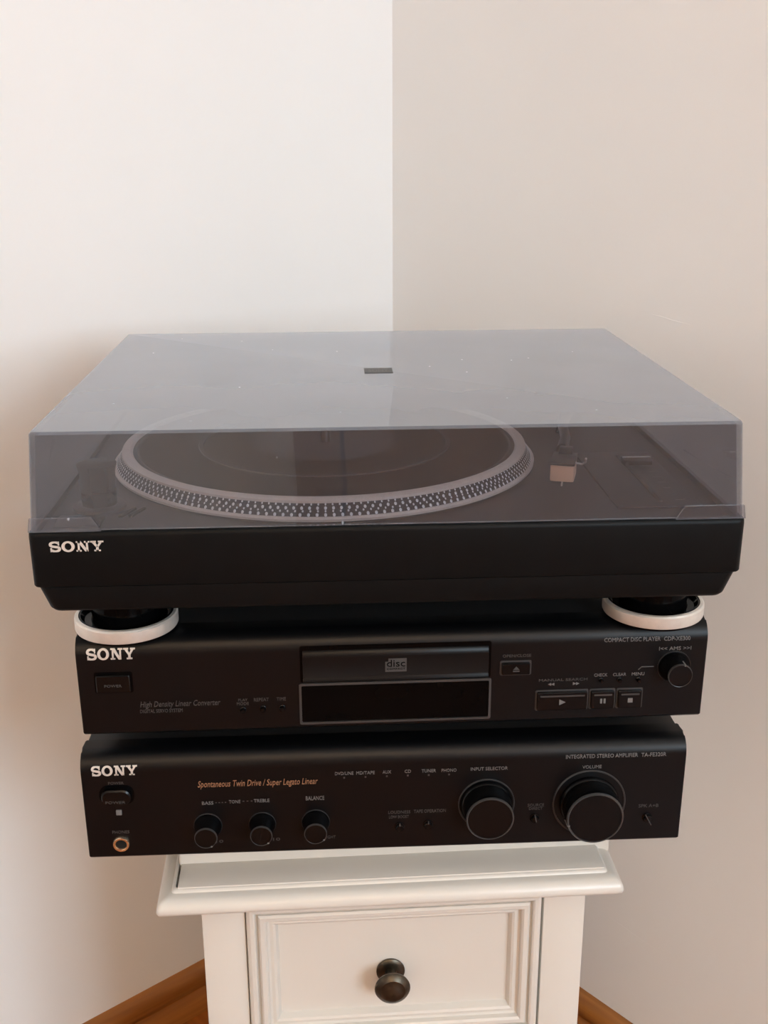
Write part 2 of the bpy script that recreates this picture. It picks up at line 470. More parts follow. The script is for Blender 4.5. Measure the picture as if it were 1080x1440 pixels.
# baseboards: rounded top, groove, plain foot
BH = 0.062
prof = [(0, 0), (.016, 0), (.016, .030), (.0125, .033), (.0125, .036), (.015, .039), (.0145, .052), (.011, .059), (.006, .062), (0, .062)]
def baseboard(name, length, loc, rz, label):
    bm = bmesh.new()
    extrude_x(bm, [(-d, z) for d, z in prof], 0, length)
    o = link(name, bm, 'baseboard_wood', smooth=True, angle=50); o.location = loc; o.rotation_euler = (0, 0, rz)
    return struct(o, label, 'baseboard')
baseboard('baseboard_right', RU, room_pt(0, 0, 0), ROOM_RZ, 'orange-brown wooden baseboard along the dimmer wall')
baseboard('baseboard_left', RV, room_pt(0, RV, 0), ROOM_RZ + PI / 2, 'brown wooden baseboard along the brighter wall')
baseboard('baseboard_far', RV, room_pt(RU, 0, 0), ROOM_RZ - PI / 2, 'wooden baseboard along the end wall')
baseboard('baseboard_near', RU, room_pt(RU, RV, 0), ROOM_RZ + PI, 'wooden baseboard under the window wall')
# plaster ridges on the dimmer wall, the lowest added to imitate a shadow line
def ridge(p, q, r):
    bm = bmesh.new()
    P = [(p[0] + (q[0] - p[0]) * i / 12, 0.0008, p[1] + (q[1] - p[1]) * i / 12 + .0004 * math.sin(i * 1.7)) for i in range(13)]
    add_tube(bm, P, [r * (.3 + .7 * math.sin(PI * i / 12)) for i in range(13)], 8)
    return link('ridge_shade_line', bm, 'wall_paint', wr, smooth=True)
nR = (room_pt(0, 1, 0) - room_pt(0, 0, 0)).normalized()
RI = Matrix.Rotation(-ROOM_RZ, 3, 'Z')
def wall_r(px, py):
    q = RI @ (on_plane(px, py, CORNER, nR) - CORNER); return (q.x, q.z)
ridge(wall_r(826, 1268), wall_r(960, 1362), 0.0010)
ridge(wall_r(880, 432), wall_r(1010, 468), 0.0010)
ridge(wall_r(740, 300), wall_r(850, 318), 0.0009)

# torchiere floor lamp at the end of the room, washing the ceiling
LP = room_pt(3.0, 2.5, 0)
lamp = thing('floor_lamp', 'tall dark floor lamp with an upturned metal bowl', 'floor lamp', LP)
lathe('base', [(0, 0), (.135, 0), (.135, .010), (.120, .018), (.02, .024), (0, .024)], 'dark_metal', lamp, n=40)
lathe('pole', [(.011, .02), (.011, 1.76)], 'dark_metal', lamp, n=20)
lathe('lamp_bowl', [(.011, 1.75), (.05, 1.755), (.11, 1.79), (.150, 1.845), (.154, 1.86), (.148, 1.86), (.106, 1.80), (.05, 1.768), (0, 1.766)], 'dark_metal', lamp, n=48)
ll = bpy.data.lights.new('lamp_light_offscreen', 'AREA'); ll.shape = 'DISK'; ll.size = 0.20; ll.energy = LAMP_POWER; ll.color = LAMP_COLOR
llo = bpy.data.objects.new('lamp_light_offscreen', ll); col.objects.link(llo); llo.parent = lamp
llo.location = (0, 0, 1.84); llo.rotation_euler = (PI, 0, 0)

# ================================================================== CABINET
ZS = ZO - 0.300                # top of the cabinet's slab
CAB_RZ = 0.0215
cab = thing('bedside_cabinet', 'narrow white lacquered cabinet with panelled drawers under the stereo stack', 'cabinet', (0.0038, 0.0560, 0), CAB_RZ)
CABI = Matrix.Rotation(-CAB_RZ, 3, 'Z')
def cab_px(px, py, yl):
    n = Matrix.Rotation(CAB_RZ, 3, 'Z') @ Vector((0, 1, 0))
    p0 = Vector(cab.location) + n * yl
    q = CABI @ (on_plane(px, py, p0, n) - Vector(cab.location))
    return q.x, q.z
HW = 0.1725                    # slab half width
DEP = 0.285
YB = 0.026                     # front of the body behind the slab's front
def slab_loop(i, z): return [(x, y, z) for x, y in rrect(-HW + i, HW - i, i, DEP - i * .2, .003, 3)]
bm = bmesh.new()
ZB = ZS - 0.016
lp = [slab_loop(.006, ZB), slab_loop(.0025, ZB + .0005), slab_loop(.0006, ZB + .002), slab_loop(0, ZB + .004)]
for i in range(1, 7):
    a = .5 * PI * i / 6
    lp.append(slab_loop(.009 * (1 - math.cos(a)), ZB + .004 + .0095 * math.sin(a)))
lp += [slab_loop(.0105, ZB + .0138), slab_loop(.0112, ZS - .0008), slab_loop(.0124, ZS), slab_loop(.0135, ZS), slab_loop(.0137, ZS - .0060)]
add_loops(bm, lp)
link('top_slab', bm, 'white_lacquer', cab, smooth=True, angle=40)
# inlaid top panel with a fine open joint on its left, raised board behind
bm = bmesh.new(); add_box(bm, -HW + .0152, HW - .0125, .0128, .0440, ZS - .0062, ZS + .0010, .0006, 2)
link('top_panel', bm, 'white_lacquer', cab, smooth=True)
bm = bmesh.new(); add_box(bm, -HW + .0135, HW - .0015, .0410, DEP - .002, ZS - .0062, ZS + .016, .002, 3)
link('raised_board', bm, 'white_lacquer', cab, smooth=True)
BX0, _ = cab_px(284, 1300, YB); BX1, _ = cab_px(821, 1300, YB)
BT = ZB + .0005
SW = 0.0325
for x0, x1 in ((BX0, BX0 + SW), (BX1 - SW, BX1)):
    box('corner_post', x0, x1, YB, YB + .03, 0, BT, 'white_lacquer', cab, .0012)
for x0, x1 in ((BX0 + .003, BX0 + .018), (BX1 - .018, BX1 - .003)):
    box('side_panel', x0, x1, YB + .029, DEP - .02, .03, BT, 'white_lacquer', cab, .001)
box('back_panel', BX0 + .018, BX1 - .018, DEP - .028, DEP - .02, .03, BT, 'white_lacquer', cab)
DX0, DX1 = BX0 + SW + .0008, BX1 - SW - .0022
_, DZT = cab_px(340, 1297, YB)
DZT = BT - .0105
DH = 0.132
box('rail', BX0 + SW, BX1 - SW, YB + .002, YB + .026, DZT + .0012, BT, 'white_lacquer', cab)
def drawer_front(z0, z1):
    bm = bmesh.new()
    steps = [(0, .016), (0, -.0020), (.0010, -.0045), (.0030, -.0056), (.0055, -.0056), (.0068, -.0046), (.0070, -.0010), (.0086, -.0008), (.0090, -.0036),
             (.0106, -.0050), (.0135, -.0048), (.0150, -.0034), (.0154, .0004), (.0172, .0010), (.0198, .0004), (.0216, .0014), (.0228, .0044), (.0236, .0066)]
    lp = [[(x, y, z) for x, z in rrect(DX0 + i, DX1 - i, z0 + i, z1 - i)] for i, y in steps]
    add_loops(bm, lp)
    return link('drawer_front', bm, 'white_lacquer', None)
z1 = DZT
knob_prof_rose = [(0, 0), (.0105, 0), (.0112, .0012), (.0112, .0024), (.0095, .0036), (.0070, .0042), (0, .0042)]
knob_prof = [(.0048, .003), (.0044, .008), (.0046, .012), (.0062, .0145), (.0105, .0165), (.0132, .0190), (.0138, .0208), (.0128, .0226), (.0095, .0246), (.0085, .0243), (.0050, .0256), (0, .0262)]
KX, KZ = cab_px(549, 1363, YB + .0066)
for k in range(3):
    z0 = z1 - DH
    d = drawer_front(z0, z1); d.name = 'drawer'; d.parent = cab; d.location = (0, YB, 0)
    kz = (KZ if k == 0 else (z0 + z1) / 2)
    bm = bmesh.new(); add_lathe(bm, knob_prof_rose, 'f', 32); add_lathe(bm, knob_prof, 'f', 32)
    kn = link('knob', bm, 'antique_bronze', d, smooth=True, angle=40); kn.location = (KX, .0066, kz)
    kn['label'] = 'dark antique bronze knob'
    z1 = z0 - .006
    if k < 2: box('rail', BX0 + SW, BX1 - SW, YB + .004, YB + .026, z1 + .0012, z0 - .0012, 'white_lacquer', cab)
box('plinth', BX0 + SW, BX1 - SW, YB + .003, YB + .024, 0, z1 - .0005, 'white_lacquer', cab)

# ================================================================== AMPLIFIER
AX, AY = 0.0, 0.0651
A_T, A_B = ZO - 0.1911 + .0035, ZO - 0.2713           # top and bottom of the front
A_BASE = ZS + .016                                    # stands on the raised board
amp = thing('stereo_amplifier', 'black stereo amplifier with two large dials, lowest of the three stacked units', 'amplifier', (AX, AY, A_BASE))
def make_front(t, b, r_arc, d_arc, w, parent, name='front_panel'):
    """front moulding, flat face with a deep rounded top edge; returns object and the surface function yf(z)"""
    N = 10
    prof = [(.022, b), (.0015, b), (0, b + .0015), (0, t - r_arc)]
    arc = [(d_arc * (1 - math.cos(.5 * PI * i / N)), t - r_arc + r_arc * math.sin(.5 * PI * i / N)) for i in range(1, N + 1)]
    prof += arc + [(.022, t)]
    bm = bmesh.new(); extrude_x(bm, prof, -w, w, .0013)
    o = link(name, bm, 'panel_black', parent, smooth=True, angle=40)
    def yf(z):
        if z <= t - r_arc: return 0.0
        s = min(1, (z - (t - r_arc)) / r_arc)
        return d_arc * (1 - math.sqrt(max(0, 1 - s * s)))
    return o, yf
az = lambda z: z - A_BASE
apan, ayf = make_front(az(A_T), az(A_B), .014, .012, .215, amp)
box('chassis', -.2135, .2135, .0215, .285, az(A_B) - .002, az(A_T) - .0008, 'chassis_black', amp, .0015)
for sx in (-1, 1):
    for yy in (.055, .255):
        lathe('foot', [(0, 0), (.017, 0), (.018, .001), (.018, az(A_B) - .004), (.021, az(A_B) - .0018), (0, az(A_B) - .0015)], 'rubber_black', amp, c=(sx * .135, yy, 0), n=32)
def apx(px, py):
    q = on_plane(px, py, Vector((AX, AY, 0)), Vector((0, 1, 0)))
    return q.x - AX, q.z - A_BASE
def abox(x0, y0, x1, y1):
    a, b, c, d = apx(x0, (y0 + y1) / 2), apx(x1, (y0 + y1) / 2), apx((x0 + x1) / 2, y0), apx((x0 + x1) / 2, y1)
    return (a[0] + b[0]) / 2, (c[1] + d[1]) / 2, b[0] - a[0], c[1] - d[1]
def atext(s, x0, y0, x1, y1, m='grey_print', **k):
    cx, cz, w, h = abox(x0, y0, x1, y1); return lettering(s, cx, cz, w, h, ayf, m, apan, **k)
c_ = abox(128, 1077.5, 193, 1090.5); sony_logo(*c_, ayf, 'silver_print', apan)
# power button
cx, cz, w, h = abox(140, 1104, 189, 1131)
bm = bmesh.new(); P = rrect(cx - w / 2, cx + w / 2, cz - h / 2, cz + h / 2, h * .42, 6)
add_prism(bm, P, .0002, -.0006); link('power_surround', bm, 'gloss_black', amp)
bm = bmesh.new(); k = .0018
P0 = rrect(cx - w / 2 + k, cx + w / 2 - k, cz - h / 2 + k, cz + h / 2 - k, h * .36, 6)
P1 = rrect(cx - w / 2 + k * 1.6, cx + w / 2 - k * 1.6, cz - h / 2 + k * 1.6, cz + h / 2 - k * 1.6, h * .3, 6)
add_loops(bm, [[(x, 0, z) for x, z in P0], [(x, -.0042, z) for x, z in P0], [(x, -.0050, z) for x, z in P1]])
pb = link('power_button', bm, 'knob_black', amp, smooth=True)
_a = abox(150, 1121, 178, 1125)
lettering('POWER', _a[0], _a[1] , _a[2], .0020, lambda z: -.0050, 'dim_print', pb)
atext('POWER', 152, 1099.5, 174, 1103, 'dim_print')
cx, cz, w, h = abox(163.5, 1138.5, 171.5, 1145.5)
box('standby_light', cx - w / 2, cx + w / 2, -.0012, .001, cz - h / 2, cz + h / 2, 'grey_print', amp, .0004)
atext('PHONES', 158, 1168, 182, 1172, 'dim_print')
jx, jz = apx(171, 1186)
lathe('headphone_jack', [(.0062, -.001), (.0062, .0012), (.0055, .0022), (.0042, .0022), (.0036, .0012), (.0034, -.0005)], 'jack_gold', amp, 'f', 32, (jx, 0, jz), ring=True)
lathe('jack_hole', [(0, .0003), (.0037, .0003), (.0037, -.001)], 'rubber_black', amp, 'f', 24, (jx, 0, jz))
atext('Spontaneous Twin Drive / Super Legato Linear', 278, 1096, 447, 1107.5, 'orange_print', shear=.25, rise=0)
atext('BASS', 284, 1127, 300, 1131.5); atext('- - - -', 303, 1128, 318, 1129, 'dim_print')
atext('TONE', 322, 1125, 338, 1129.5); atext('- - -', 341, 1126, 355, 1127, 'dim_print')
atext('TREBLE', 357, 1123.5, 379, 1128); atext('BALANCE', 430, 1119.5, 456, 1125)
for s, a, b in (('DVD/LINE', 471, 497), ('MD/TAPE', 501, 527), ('AUX', 538, 550), ('CD', 569, 578), ('TUNER', 593, 613), ('PHONO', 621, 642)):
    yy = 1087.5 - (a - 471) * .030
    atext(s, a, yy - 2.2, b, yy + 2.2)
    xm, zm = apx((a + b) / 2, yy + 6); bm = bmesh.new(); add_prism(bm, rrect(xm - .0006, xm + .0006, zm - .0006, zm + .0006), .0002, -.0003); link('source_light', bm, 'dim_print', apan)
atext('INPUT SELECTOR', 662, 1078.5, 714, 1083)
atext('VOLUME', 819, 1076, 846, 1080.5)
atext('INTEGRATED STEREO AMPLIFIER', 796, 1060.5, 897, 1065.5); atext('TA-FE320R', 902, 1058.5, 937, 1063.5)
atext('LOUDNESS', 546, 1140, 577, 1144, 'dim_print'); atext('LOW BOOST', 547, 1146.5, 575, 1150.5, 'dim_print')
atext('TAPE OPERATION', 582, 1138, 627, 1142.5, 'dim_print')
atext('SOURCE', 742, 1130, 765, 1134, 'dim_print'); atext('DIRECT', 744, 1135, 763, 1138.5, 'dim_print')
atext('SPK A+B', 898, 1130.5, 926, 1135, 'dim_print')
# small push buttons with a low flange, and the small levers
def mini_button(px, py, r, parent, pxf, tilt=None):
    x, z = pxf(px, py)
    o = lathe('push_button', [(r * 1.25, 0), (r * 1.25, .0006), (r, .0008), (r, .0026), (r * .8, .0034), (0, .0036)], 'knob_black', parent, 'f', 20, (x, 0, z))
    return o
for px, py in ((562, 1162), (602, 1159), (752, 1150), (910, 1149)):
    mini_button(px, py, .0030, amp, apx)
for pa, pb_ in (((562, 1154), (562, 1158)), ((602, 1151), (602, 1155)), ((751, 1142), (753, 1152)), ((906, 1142), (913.5, 1156))):
    a, b = apx(*pa), apx(*pb_)
    bm = bmesh.new(); add_tube(bm, [(a[0], -.0037, a[1]), (b[0], -.0037, b[1])], .0004, 6); link('pointer_mark', bm, 'dim_print', amp)
# dials: base ring, flange, tapered barrel, front face with a chamfered rim, its lighter grey imitating caught light
def dial(parent, pxf, base, r_ring, r0, r1, ln, pointer=None, name='dial'):
    x, z = pxf(*base)
    d = lathe(name, [(r0, .0005), (r0 * 1.01, .0015), (r0 * .985, .0030), (r0 * .94, .0038), (r1 * 1.01, ln * .55), (r1, ln - .0012), (r1 * .975, ln - .0003), (r1 * .94, ln), (r1 * .92, ln - .0004), (0, ln - .0006)], 'knob_black', parent, 'f', 64, (x, 0, z), angle=32)
    bm = bmesh.new(); add_lathe(bm, [(r_ring * .955, 0), (r_ring * .955, .0007), (r_ring * .985, .0010), (r_ring, .0006), (r_ring, 0)], 'f', 64, ring=True)
    rg = link('dial_ring', bm, 'edge_grey', d, smooth=True, angle=60)
    bm = bmesh.new(); add_lathe(bm, [(r1 * .935, ln - .0006), (r1 * .935, ln + .0001), (r1 * .965, ln + .0002), (r1 * 1.004, ln - .0008), (r1 * 1.004, ln - .0014)], 'f', 64, ring=True)
    link('rim', bm, 'edge_grey', d, smooth=True, angle=60)
    if pointer is not None:
        a = math.radians(pointer); c, s = math.cos(a), math.sin(a)
        bm = bmesh.new(); add_tube(bm, [(c * r1 * 1.003, -(ln * .62), s * r1 * 1.003), (c * r1 * 1.0, -(ln - .0006), s * r1 * 1.0), (c * r1 * .93, -(ln + .0003), s * r1 * .93)], .0006, 6)
        link('pointer_mark', bm, 'grey_print', d)
    return d
dial(amp, apx, (292.5, 1161), .0102, .0095, .0080, .0160, 300, 'bass_dial')
dial(amp, apx, (369, 1158.5), .0098, .0092, .0078, .0155, 310, 'treble_dial')
dial(amp, apx, (444, 1155.5), .0102, .0095, .0080, .0155, 320, 'balance_dial')
dial(amp, apx, (684, 1130), .0205, .0188, .0170, .0200, None, 'input_dial')
dial(amp, apx, (828, 1128), .0268, .0215, .0203, .0210, 196, 'volume_dial')
for px, py, s in ((309, 1183, '10'), (389, 1180, '10'), (464, 1177, 'RIGHT')):
    atext(s, px - 5 - (3 if len(s) > 2 else 0), py - 2, px + 5 + (3 if len(s) > 2 else 0), py + 2, 'dim_print')

# ================================================================== CD PLAYER
CX_, CY_ = 0.0062, 0.0601
CD_RZ = 0.0075
C_T, C_B = ZO - 0.0989 + .0035, ZO - 0.1675
C_BASE = A_T
cd = thing('cd_player', 'black compact disc player with closed disc tray, between turntable and amplifier', 'cd player', (CX_, CY_, C_BASE), CD_RZ)
cz_ = lambda z: z - C_BASE
cpan, cyf = make_front(cz_(C_T), cz_(C_B), .014, .012, .215, cd)
box('chassis', -.2135, .2135, .0215, .280, cz_(C_B) - .001, cz_(C_T) - .0008, 'chassis_black', cd, .0015)
NCD = Matrix.Rotation(CD_RZ, 3, 'Z') @ Vector((0, 1, 0)); CDI = Matrix.Rotation(-CD_RZ, 3, 'Z')
def cpx(px, py):
    q = CDI @ (on_plane(px, py, Vector((CX_, CY_, C_BASE)), NCD) - Vector((CX_, CY_, C_BASE)))
    return q.x, q.z
def cbox(x0, y0, x1, y1):
    a, b, c, d = cpx(x0, (y0 + y1) / 2), cpx(x1, (y0 + y1) / 2), cpx((x0 + x1) / 2, y0), cpx((x0 + x1) / 2, y1)
    return (a[0] + b[0]) / 2, (c[1] + d[1]) / 2, b[0] - a[0], c[1] - d[1]
def ctext(s, x0, y0, x1, y1, m='grey_print', yf=None, parent=None, **k):
    cx, cz, w, h = cbox(x0, y0, x1, y1); return lettering(s, cx, cz, w, h, yf or cyf, m, parent or cpan, **k)
gap = cz_(C_B) - .001
for sx in (-1, 1):
    for yy in (.050, .245):
        f = lathe('foot', [(0, 0), (.0135, 0), (.0145, .001), (.0150, gap * .45), (.0165, gap * .5), (.0165, gap + .0004), (0, gap + .0004)], 'rubber_black', cd, c=(sx * .166 - .004, yy, 0), n=40)
        lathe('foot_ring', [(.0150, gap * .42), (.0178, gap * .46), (.0180, gap * .60), (.0166, gap * .66)], 'dark_metal', f, n=40, ring=True)
c_ = cbox(121, 912.5, 190, 927.5); sony_logo(*c_, cyf, 'silver_print', cpan)
def button(name, b, parent, depth=.0030, material='knob_black', rim='gloss_black', g=.0009, bev=.0006):
    cx, cz, w, h = b
    bm = bmesh.new(); add_prism(bm, rrect(cx - w / 2, cx + w / 2, cz - h / 2, cz + h / 2, .0012, 3), .0003, -.0004)
    link('button_surround', bm, rim, parent)
    bm = bmesh.new()
    R0 = rrect(cx - w / 2 + g, cx + w / 2 - g, cz - h / 2 + g, cz + h / 2 - g, .0008, 3)
    R1 = rrect(cx - w / 2 + g + bev, cx + w / 2 - g - bev, cz - h / 2 + g + bev, cz + h / 2 - g - bev, .0006, 3)
    add_loops(bm, [[(x, 0, z) for x, z in R0], [(x, -depth + bev, z) for x, z in R0], [(x, -depth, z) for x, z in R1]])
    return link(name, bm, material, parent, smooth=True)
b = cbox(133, 945, 187, 974)
pb = button('power_button', b, cd, .0035, g=.0014)
lettering('POWER', b[0], b[1] - .001, .0115, .0019, lambda z: -.0035, 'dim_print', pb)
ctext('High Density Linear Converter', 197, 985, 310, 995.5, 'dim_print', shear=.25)
ctext('DIGITAL SERVO SYSTEM', 197, 997, 257, 1002, 'dim_print')
ctext('PLAY', 335, 982.5, 348, 986, 'dim_print'); ctext('MODE', 333, 987.5, 350, 991.5, 'dim_print')
ctext('REPEAT', 357, 981.5, 378, 986, 'dim_print'); ctext('TIME', 389, 980.5, 402, 985, 'dim_print')
for px, py in ((342, 998), (370, 996), (397, 995)): mini_button(px, py, .0019, cd, cpx)
# disc tray and display window
tb = cbox(423, 908, 689, 955)
cx, cz, w, h = tb
bm = bmesh.new(); add_prism(bm, rrect(cx - w / 2 - .0006, cx + w / 2 + .0006, cz - h / 2, cz + h / 2 + .0014, .001, 3), .004, -.0005); link('tray_slot', bm, 'gloss_black', cd)
bm = bmesh.new()
zb_, zt_ = cz - h / 2 + .0006, cz + h / 2 - .0002
pr = [(.003, zb_), (-.0026, zb_), (-.0034, zb_ + .0010), (-.0030, zb_ + .0030), (-.0024, zb_ + .0042), (-.0024, zt_ - .0065)]
for i in range(1, 7):
    a = .5 * PI * i / 6
    pr.append((-.0024 + .0048 * (1 - math.cos(a)), zt_ - .0065 + .0065 * math.sin(a)))
pr.append((.003, zt_))
extrude_x(bm, pr, cx - w / 2 + .0012, cx + w / 2 - .0012, .0004)
tray = link('disc_tray', bm, 'panel_black', cd, smooth=True, angle=40)
lb = cbox(541.5, 923.5, 571.5, 942)
# compact disc mark: grey block of "disc" letters
lx, lz, lw, lh = lb
bm = bmesh.new()
add_prism(bm, [(lx - lw / 2, lz - lh / 2), (lx + lw / 2, lz - lh / 2), (lx + lw / 2, lz + lh / 2), (lx - lw / 2 + .0022, lz + lh / 2), (lx - lw / 2 + .0022, lz + lh / 2 - .0024), (lx - lw / 2, lz + lh / 2 - .0024)], -.0020, -.0026)
mk = link('disc_mark', bm, 'dim_print', tray)
lettering('disc', lx, lz + .0014, lw * .86, lh * .52, lambda z: -.0027, 'gloss_black', tray, name='disc_mark_lettering')
lettering('COMPACT', lx, lz - lh * .16 - .0012, lw * .86, lh * .13, lambda z: -.0027, 'gloss_black', tray, name='disc_mark_lettering')
b2 = cbox(421, 957, 690, 1014)
cx, cz, w, h = b2
bm = bmesh.new()
O = rrect(cx - w / 2, cx + w / 2, cz - h / 2, cz + h / 2, .0015, 3); I = rrect(cx - w / 2 + .0016, cx + w / 2 - .0016, cz - h / 2 + .0016, cz + h / 2 - .0016, .001, 3)
add_loops(bm, [[(x, .001, z) for x, z in O], [(x, -.0010, z) for x, z in O], [(x, -.0012, z) for x, z in I], [(x, .0008, z) for x, z in I]], False, False)
dw = link('display_frame', bm, 'edge_grey', cd)
bm = bmesh.new(); add_prism(bm, I, .0010, -.0002); link('display_window', bm, 'gloss_black', cd)
# open/close
ctext('OPEN/CLOSE', 707, 920, 747, 924, 'dim_print')
b = cbox(703, 928.5, 747, 949); ob_ = button('open_button', b, cd, .0028, rim='edge_grey', g=.0012)
bm = bmesh.new(); x, z = b[0], b[1]
add_prism(bm, [(x - .0022, z - .0003), (x + .0022, z - .0003), (x, z + .0022)], -.0025, -.0031); add_prism(bm, rrect(x - .0022, x + .0022, z - .0018, z - .0010), -.0025, -.0031)
link('eject_mark', bm, 'dim_print', ob_)
ctext('COMPACT DISC PLAYER', 850, 896.5, 929, 902, 'grey_print'); ctext('CDP-XE300', 934, 895, 971, 900.5, 'grey_print')
ctext('I<< AMS >>I', 927, 909, 972, 914, 'grey_print')
for s, a, b in (('CHECK', 835.5, 854), ('CLEAR', 862, 880.5), ('MENU', 888.5, 906)):
    yy = 949 - (a - 835) * .03
    ctext(s, a, yy - 2, b, yy + 2.2, 'grey_print')
for px, py in ((845, 956), (871, 955.5), (897.5, 955)): mini_button(px, py, .0014, cd, cpx)
a, b, c = cpx(897.5, 941.5), cpx(902, 937.5), cpx(919, 937)
bm = bmesh.new(); add_tube(bm, [(p[0], -.0002, p[1]) for p in (a, b, c)], .0004, 6); link('guide_line', bm, 'dim_print', cpan)
ctext('MANUAL SEARCH', 758, 954, 826, 957.5, 'dim_print')
def tri(bm, x, z, s, d, y0=.0002, y1=-.0004): add_prism(bm, [(x - d * s, z - s), (x - d * s, z + s), (x + d * s, z)], y0, y1)
for px, py, d in ((775, 962, -1), (810, 961, 1)):
    x, z = cpx(px, py); bm = bmesh.new(); tri(bm, x - .0011, z, .0011, d); tri(bm, x + .0011, z, .0011, d); link('search_mark', bm, 'grey_print', cpan)
for nm, b in (('play_button', (752.5, 969.5, 826.5, 998)), ('pause_button', (828, 968, 864.5, 996)), ('stop_button', (866, 967, 903, 995))):
    q = cbox(*b); o = button(nm, q, cd, .0030, rim='edge_grey', g=.0011)
    x, z = q[0], q[1] - .0004
    bm = bmesh.new()
    if nm[0:2] == 'pl': tri(bm, x, z, .0022, 1, -.0026, -.0033); mk_ = 'play_mark'
    elif nm[0:2] == 'pa':
        for s in (-1, 1): add_prism(bm, rrect(x + s * .0012 - .0007, x + s * .0012 + .0007, z - .0018, z + .0018), -.0026, -.0033)
        mk_ = 'pause_mark'
    else: add_prism(bm, rrect(x - .0017, x + .0017, z - .0017, z + .0017), -.0026, -.0033); mk_ = 'stop_mark'
    link(mk_, bm, 'grey_print', o)
    bm = bmesh.new(); add_prism(bm, rrect(x - q[2] / 2 + .003, x + q[2] / 2 - .003, q[1] + q[3] / 2 - .0042, q[1] + q[3] / 2 - .0030), -.0026, -.0032); link('ridge', bm, 'edge_grey', o)
dial(cd, cpx, (947.5, 937), .0118, .0105, .0085, .0150, 70, 'track_dial')

# ================================================================== TURNTABLE
TF = C_T                                                # feet stand on the disc player's top
tt = thing('turntable', 'black turntable with closed smoked lid and silver-rimmed feet on top of the stack', 'turntable', (0, 0, TF))
tz = lambda z: z + ZO - TF
def trr(w, y0, y1, r, z): return [(x, y, tz(z)) for x, y in rrect(-w / 2, w / 2, y0, y1, r, 4)]
bm = bmesh.new()
add_loops(bm, [trr(.4290, .0010, .3620, .004, -.0345), trr(.4298, .0003, .3625, .004, -.0335), trr(.4300, 0, .3625, .004, -.003), trr(.4298, .0002, .3622, .004, -.0008), trr(.4288, .0010, .3615, .004, 0),
               trr(.4220, .0040, .3580, .003, 0), trr(.4210, .0045, .3575, .003, -.0035), trr(.41, .02, .34, .003, -.0036)])
plinth = link('plinth', bm, 'black_plastic', tt, smooth=True, angle=40)
bm = bmesh.new()
add_loops(bm, [trr(.404, .0085, .352, .006, -.0520), trr(.4120, .0040, .3565, .006, -.0512), trr(.4150, .0022, .3580, .006, -.0490), trr(.4250, .0014, .3600, .005, -.0350), trr(.42, .004, .356, .005, -.0340)])
link('lower_plinth', bm, 'black_plastic', tt, smooth=True, angle=40)
# maker's logo on the front
def tpx(px, py, y=0.0):
    q = on_plane(px, py, Vector((0, y, 0)), Vector((0, 1, 0))); return q.x, q.z - TF
a, b, c, d = tpx(69, 768), tpx(146, 768), tpx(107, 761), tpx(107, 775.5)
sony_logo((a[0] + b[0]) / 2, (c[1] + d[1]) / 2, b[0] - a[0], c[1] - d[1], lambda z: 0.0, 'silver_print', plinth)
# feet: broad silver-rimmed discs with a dished black top and a collar into the plinth
fh = tz(-.0500)
for i, (fx, fy) in enumerate(((-.1765, .0780), (.1865, .0800), (-.1785, .2850), (.1880, .2850))):
    R = .0342
    f = lathe('foot', [(0, 0), (R - .002, 0), (R - .0015, .0020), (R - .0015, .0106), (R - .004, .0112), (R - .0065, .0080), (.0235, .0078), (.0225, .0110), (.0235, .0160), (.0215, fh), (0, fh)], 'gloss_black', tt, n=72, c=(fx, fy, 0))
    lathe('foot_rim', [(R - .0025, .0022), (R, .0022), (R + .0004, .0030), (R + .0004, .0100), (R - .0006, .0112), (R - .0025, .0114)], 'brushed_silver', f, n=72, ring=True)
# deck
dk = -.0035
box('deck', -.2105, .2105, .0045, .3575, tz(-.010), tz(dk), 'deck_black', tt)
# platter
PC = Vector((-.0395, .1665, 0))
pl = lathe('platter', [(0, tz(dk) + .0005), (.1500, tz(dk) + .0005), (.1518, tz(-.0010)), (.1518, tz(.0002)), (.1504, tz(.0012)), (.1500, tz(.0012)), (.1452, tz(.0088)), (.1450, tz(.0092))], 'mat_rubber', tt, n=128, c=PC)
lathe('platter_foot_ring', [(.1495, tz(-.0016)), (.1520, tz(-.0014)), (.1522, tz(.0002)), (.1512, tz(.0014)), (.1500, tz(.0014))], 'platter_metal', pl, n=128, ring=True)
bm = bmesh.new(); add_lathe(bm, [(.1380, tz(.0076)), (.1380, tz(.0098)), (.1395, tz(.0112)), (.1440, tz(.0112)), (.1456, tz(.0102)), (.1456, tz(.0086)), (.1440, tz(.0076))], 'z', 128, ring=True)
link('platter_rim', bm, 'platter_metal', pl, smooth=True, angle=40)
lathe('slip_mat', [(0, tz(.004)), (.1382, tz(.004)), (.1382, tz(.0092)), (.1350, tz(.0100)), (.1335, tz(.0092)), (.092, tz(.0092)), (.0915, tz(.0100)), (.0885, tz(.0100)), (.088, tz(.0092)), (.052, tz(.0092)), (.0515, tz(.0086)), (0, tz(.0086))], 'mat_rubber', pl, n=128)
lathe('spindle', [(.0036, tz(.008)), (.0036, tz(.0165)), (.0025, tz(.0185)), (0, tz(.0190))], 'dark_metal', pl, n=24)
